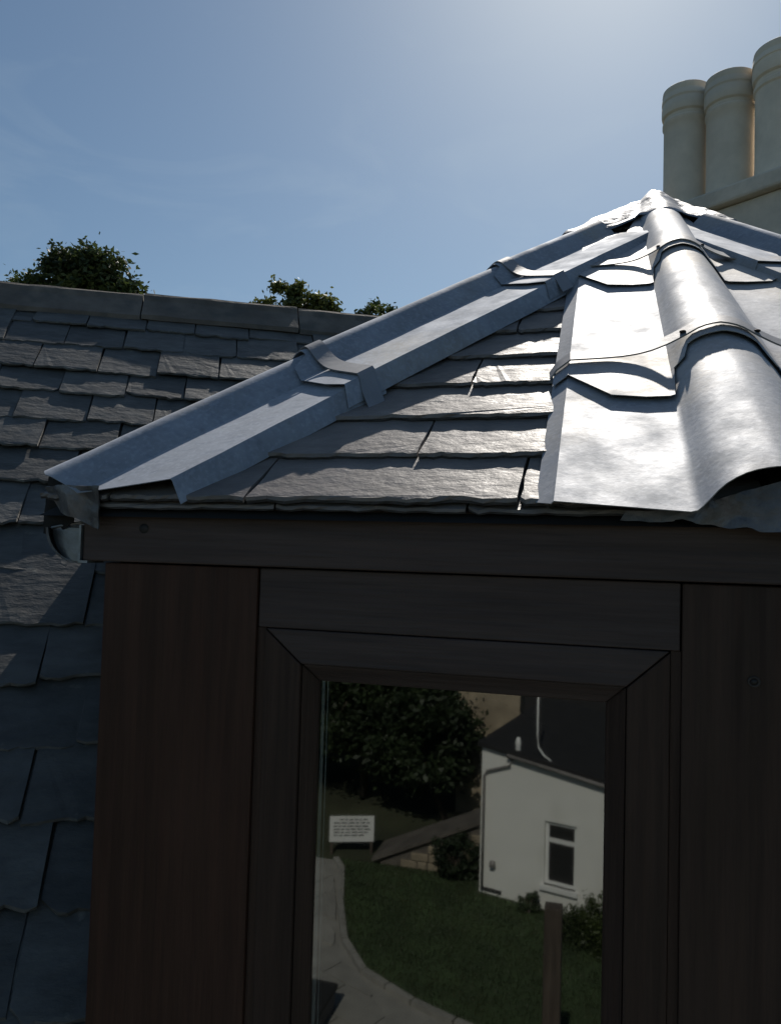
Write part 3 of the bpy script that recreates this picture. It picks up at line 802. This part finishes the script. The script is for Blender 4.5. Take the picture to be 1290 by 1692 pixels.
# cottage -------------------------------------------------------
bl = Vector((-2.13,-12.8,-6)); cd = Vector((.9612,.2758,0)); cn = Vector((cd.y,-cd.x,0))     # cn points away from the house, backwards
cot = thing('cottage', bl, 'small white rendered cottage wall with one window beside the lawn', 'cottage')
def CP(a, z, d=0.): return Vector((bl.x,bl.y,0)) + cd*a + cn*d + Vector((0,0,z))
ztop = lambda a: -3.42 - .135*max(a,0)
wa = [0, 1.17, 1.72, 4.6]; wz = [-6.02, -5.56, -4.51]
vs = []; fs = []
def q4(a,b,c,d): i = len(vs); vs.extend([a,b,c,d]); fs.append((i,i+1,i+2,i+3))
q4(CP(0,-6.02),CP(1.17,-6.02),CP(1.17,ztop(1.17)),CP(0,ztop(0)))
q4(CP(1.72,-6.02),CP(4.6,-6.02),CP(4.6,ztop(4.6)),CP(1.72,ztop(1.72)))
q4(CP(1.17,-6.02),CP(1.72,-6.02),CP(1.72,-5.56),CP(1.17,-5.56))
q4(CP(1.17,-4.51),CP(1.72,-4.51),CP(1.72,ztop(1.72)),CP(1.17,ztop(1.17)))
for (a, b, z0_, z1_) in ((1.17,1.17,-5.56,-4.51),(1.72,1.72,-5.56,-4.51)): q4(CP(a,z0_),CP(a,z1_),CP(a,z1_,.12),CP(a,z0_,.12))
q4(CP(1.17,-4.51),CP(1.72,-4.51),CP(1.72,-4.51,.12),CP(1.17,-4.51,.12)); q4(CP(1.17,-5.56),CP(1.17,-5.56,.12),CP(1.72,-5.56,.12),CP(1.72,-5.56))
q4(CP(0,-6.02),CP(0,ztop(0)),CP(0,ztop(0),3.2),CP(0,-6.02,3.2)); q4(CP(4.6,-6.02),CP(4.6,-6.02,3.2),CP(4.6,ztop(4.6),3.2),CP(4.6,ztop(4.6)))
q4(CP(0,-6.02,3.2),CP(0,ztop(0),3.2),CP(4.6,ztop(4.6),3.2),CP(4.6,-6.02,3.2))
mk('wall', vs, fs, MT['white'], cot)
prism('roof', [CP(-.06,ztop(0)+.005,-.08),CP(4.7,ztop(4.7)+.005,-.08),CP(4.7,ztop(4.7)+.3,3.3),CP(-.06,ztop(0)+.3,3.3)], (0,0,.07), MT['underlay'], cot)
cw = bpy.data.objects.new('window', None); COL.objects.link(cw); cw.parent = cot
def cbox(name, a0, a1, z0, z1, d0, d1, m, par):
    c = CP((a0+a1)/2, (z0+z1)/2, (d0+d1)/2); vs, fs = boxv(c, cd*(a1-a0)/2, cn*(d1-d0)/2, Vector((0,0,(z1-z0)/2))); return mk(name, vs, fs, m, par)
for a0,a1,z0,z1 in ((1.172,1.23,-5.55,-4.52),(1.67,1.718,-5.55,-4.52),(1.23,1.67,-4.57,-4.52),(1.23,1.67,-4.86,-4.79),(1.23,1.67,-5.55,-5.50)):
    cbox('frame', a0, a1, z0, z1, .05, .10, MT['whitepaint'], cw)
cbox('pane', 1.23, 1.67, -4.79, -4.57, .075, .08, MT['room'], cw); cbox('pane', 1.23, 1.67, -5.50, -4.86, .075, .08, MT['room'], cw)
cbox('sill', 1.12, 1.77, -5.63, -5.56, -.07, .05, MT['whitepaint'], cot)
tube('downpipe', [CP(.56,-3.56,-.05),CP(.54,-3.68,-.05),CP(.12,-3.84,-.05),CP(.07,-3.92,-.05),CP(.07,-5.9,-.05)], .022, MT['pipe'], cot, 8)
tube('gutter', [CP(.5,-3.50,-.10),CP(4.6,ztop(4.6)-.02,-.10)], .035, MT['pipe'], cot, 8)
lathe('vent_pot', CP(.62,-3.47,.1), [(.05,0),(.045,.12),(.055,.15),(.03,.26),(0,.27)], MT['whitepaint'], cot, 12)
lathe('wall_lamp', CP(.26,-5.42,-.05), [(0,.06),(.05,.04),(.055,-.05),(0,-.06)], MT['pipe'], cot, 10)
cbox('air_brick', .08, .42, -5.93, -5.86, -.006, .02, MT['black'], cot)
vp_ = tube('vent_pipe', [CP(1.25,-3.50,.0),CP(1.12,-3.42,.0),CP(1.03,-3.30,.0),CP(1.0,-3.1,.0),CP(1.0,-2.0,.0)], .018, MT['whitepaint'], None, 8, loc=CP(1.25,-3.5,0))
tag(vp_, 'thin white vent pipe rising from the cottage roof edge', 'pipe')

# sandstone house behind
sh = thing('stone_house', (-3.4,-17,-6), 'tan sandstone house with dark slate roof beyond the white cottage', 'house')
box('wall', -3.35,-1.95,-19.5,-17,-6.02,-1.2, MT['stone'], sh, 0)
box('wall', -1.948,5,-21.5,-17.4,-6.02,-4.5, MT['stone'], sh, 0)
prism('roof', [(-1.98,-17.1,-4.62),(5.2,-17.1,-4.62),(5.2,-19.4,-2.2),(-1.98,-19.4,-2.2)], (0,0,.1), MT['underlay'], sh)
prism('roof', [(-3.5,-16.9,-1.25),(-1.8,-16.9,-1.25),(-1.8,-19.7,-.3),(-3.5,-19.7,-.3)], (0,0,.1), MT['underlay'], sh)

# low stone wall wedge
lw = thing('stone_wall', (-4.1,-13.45,-6), 'low sandstone garden wall whose top slopes down to the sign', 'wall')
wt = lambda x: -6 + max(.04, (x+4.15)*.50)
mk('core', [(-4.1,-13.47,-6.02),(-2.15,-13.47,-6.02),(-2.15,-13.47,wt(-2.15)),(-4.1,-13.47,wt(-4.1)),(-4.1,-13.75,-6.02),(-2.15,-13.75,-6.02),(-2.15,-13.75,wt(-2.15)),(-4.1,-13.75,wt(-4.1))],
   [(0,1,2,3),(5,4,7,6),(3,2,6,7),(1,5,6,2),(4,0,3,7)], MT['stone_dk'], lw)
gr = random.Random(2)
for rz in range(6):
    x = -4.05; z0 = -6 + rz*.155
    while x < -2.3:
        wd = gr.uniform(.18,.34)
        if wt(x) > z0+.14:
            vs, fs = boxv((x+wd/2, -13.46+gr.uniform(-.008,.008), z0+.07), Vector((wd/2-.009,0,0)), Vector((0,.03,0)), Vector((0,0,.068)))
            bev(mk('stone', vs, fs, MT['stone'], lw), .012, 1)
        x += wd
prism('coping', [(-4.25,-13.38,wt(-4.2)+.01),(-2.1,-13.38,wt(-2.1)+.01),(-2.1,-14.3,wt(-2.1)+.03),(-4.25,-14.3,wt(-4.2)+.03)], (0,0,.06), MT['stone_dk'], lw)

# notice board
sg = thing('notice_board', (-4.8,-13.9,-6), 'white notice board on two short posts at the corner of the lawn', 'sign')
sd = Vector((.93,-.36,0)).normalized(); sn = Vector((sd.y,-sd.x,0)); s0_ = Vector((-5.18,-13.62,0))
def SP(a, z, d=0): return s0_ + sd*a - sn*d + Vector((0,0,z))
def sbox(name, a0, a1, z0, z1, d0, d1, m, par):
    c = SP((a0+a1)/2,(z0+z1)/2,(d0+d1)/2); vs, fs = boxv(c, sd*(a1-a0)/2, sn*(d1-d0)/2, Vector((0,0,(z1-z0)/2))); return mk(name, vs, fs, m, par)
board = sbox('board', 0, .86, -5.78, -5.28, -.01, .01, MT['whitepaint'], sg)
sbox('post', .02, .07, -6.02, -5.785, -.02, .02, MT['post'], sg); sbox('post', .79, .84, -6.02, -5.785, -.02, .02, MT['post'], sg)
gr = random.Random(4)
for k_, z in enumerate((-5.345,-5.41,-5.475,-5.535,-5.595,-5.655)):
    a = .08 + (.12 if k_ == 0 else 0)
    while a < .76 - (.1 if k_ in (0,5) else 0):
        l_ = gr.uniform(.05,.13); sbox('print_line', a, min(a+l_,.79), z-.012, z+.012, .0101, .0125, MT['black'], board); a += l_+.025

# brown post close to the house and dark blue box
ps = box('wooden_post', -.585,-.41,-7.08,-6.92,-6.02,-3.53, MT['post'], None, .01, loc=(-.5,-7,-6))
tag(ps, 'tall weathered brown timber post standing on the paving before the lawn', 'post')
bxt = thing('storage_box', (-3.7,-8.6,-6), 'dark blue storage box with a black rim on the grey paving', 'box')
box('body', -4.4,-3.35,-8.75,-7.9,-5.975,-5.75, MT['dkblue'], bxt, .02); box('lid', -4.43,-3.32,-8.78,-7.87,-5.748,-5.68, MT['black'], bxt, .02)

# ------------------------------------------------------------------ trees
def tree(name, base, h, crown_c, rad, nclump, nleaf, leaf, m, label, seed, group=None, cat='tree', spread=.33, lobes=None):
    g = random.Random(seed); t = thing(name, base, label, cat, group)
    base = Vector(base); cc_ = Vector(crown_c)
    tr = [base, base.lerp(cc_, .5)+Vector((g.uniform(-.1,.1),g.uniform(-.1,.1),0)), cc_+Vector((0,0,rad[2]*.3))]
    r0 = max(.05, h*.02)
    trunk = tube('trunk', tr, [r0, r0*.75, r0*.25], MT['bark'], t, 8)
    vs = []; fs = []; cl = []
    lobes = lobes or [(0,0,0,1)]
    for _ in range(nclump):
        lx, ly, lz, lr = g.choice(lobes)
        while True:
            p = Vector((g.uniform(-1,1),g.uniform(-1,1),g.uniform(-1,1)))
            if .35 < p.length < 1: break
        p = p*lr
        q = cc_ + Vector(((lx+p.x)*rad[0], (ly+p.y)*rad[1], (lz+p.z)*rad[2])); cl.append(q)
        rc = g.uniform(.6,1.25)*spread*min(rad)
        for _ in range(nleaf):
            o = Vector((g.gauss(0,.5),g.gauss(0,.5),g.gauss(0,.38)))*rc
            c = q+o; a = Vector((g.gauss(0,1),g.gauss(0,1),g.gauss(0,.6))).normalized(); b = a.cross(Vector((g.gauss(0,1),g.gauss(0,1),g.gauss(0,1)))).normalized()
            s = leaf*g.uniform(.6,1.3); i = len(vs)
            vs += [c-a*s, c+b*s*.5, c+a*s, c-b*s*.5]; fs.append((i,i+1,i+2,i+3))
    for k in range(min(14, len(cl))):
        q = g.choice(cl); tube('limb', [tr[1].lerp(tr[2], g.uniform(0,.7)), tr[2].lerp(q,.6), q], [r0*.35, r0*.2, r0*.06], MT['bark'], t, 5)
    mk('crown', vs, fs, m, t)
    return t
# beyond the ridge
tree('tree', (-9.2,12.4,-6), 11, (-9.90,11.6,4.90), (1.14,1.0,.98), 170, 75, .060, MT['leaf'], 'round leafy green tree above the left end of the stone ridge', 21, spread=.24,
     lobes=[(-.12,0,.36,.42),(.34,0,.30,.40),(-.72,-.2,-.12,.30),(.80,.1,-.22,.26),(.1,0,-.3,.7),(-.4,0,.1,.4)])
tree('tree', (-6.1,14.2,-6), 10.5, (-6.38,13.7,4.90), (.90,.9,.66), 105, 75, .055, MT['leaf_y'], 'yellow green leafy treetop showing over the middle of the ridge', 22, spread=.26,
     lobes=[(-.1,0,.25,.55),(-.75,0,-.1,.3),(.75,0,.0,.32),(.3,0,-.5,.7),(-.3,0,-.6,.7)])
tree('tree', (-4.4,14.8,-6), 10.5, (-4.55,14.5,4.66), (.60,.9,.50), 60, 75, .05, MT['leaf'], 'small treetop peeping out above the left hip capping', 23, spread=.30)
# in the garden, mirrored by the glass
tree('tree', (-5.6,-17.2,-6), 5.5, (-5.5,-17.2,-3.3), (2.1,1.6,1.9), 170, 130, .085, MT['leaf_d'], 'dark spreading tree behind the white notice board', 31)
tree('tree', (-3.4,-16.2,-6), 4, (-4.05,-16.1,-4.1), (1.25,1.0,1.25), 110, 120, .08, MT['leaf_d'], 'dark bushy tree between the stone wall and the sandstone house', 32)
tree('tree', (-8.6,-18.5,-6), 6, (-8.4,-18.4,-3.2), (2.3,1.6,2.3), 150, 110, .1, MT['leaf_d'], 'tall dark tree at the far left side of the garden', 33)
for k_, (x, y) in enumerate(((-12,-25),(-7.5,-26),(-2.5,-27),(3,-26))):
    tree('tree', (x,y,-6), 8, (x,y,-2.6), (3,2.4,3.2), 120, 100, .15, MT['leaf_d'], ['dark tree furthest back on the left of the garden', 'large dark tree behind the spreading garden tree', 'large dark tree straight behind the sandstone house', 'large dark tree behind the slate roof of the stone house'][k_], 40+k_)
tree('bush', (-2.55,-13.15,-6), 1, (-2.6,-13.2,-5.6), (.45,.3,.42), 60, 80, .035, MT['leaf_d'], 'ragged shrub growing against the stone wall by the cottage corner', 51, cat='bush')
tree('bush', (.3,-11.5,-6), 1, (.45,-11.55,-5.80), (1.25,.55,.55), 170, 150, .03, MT['leaf'], 'low rounded green bush below the cottage window', 52, cat='bush')
tree('bush', (-1.25,-12.3,-6), .5, (-1.2,-12.35,-5.85), (.22,.15,.2), 22, 60, .03, MT['leaf_d'], 'small dark plant at the foot of the cottage wall', 53, cat='bush')
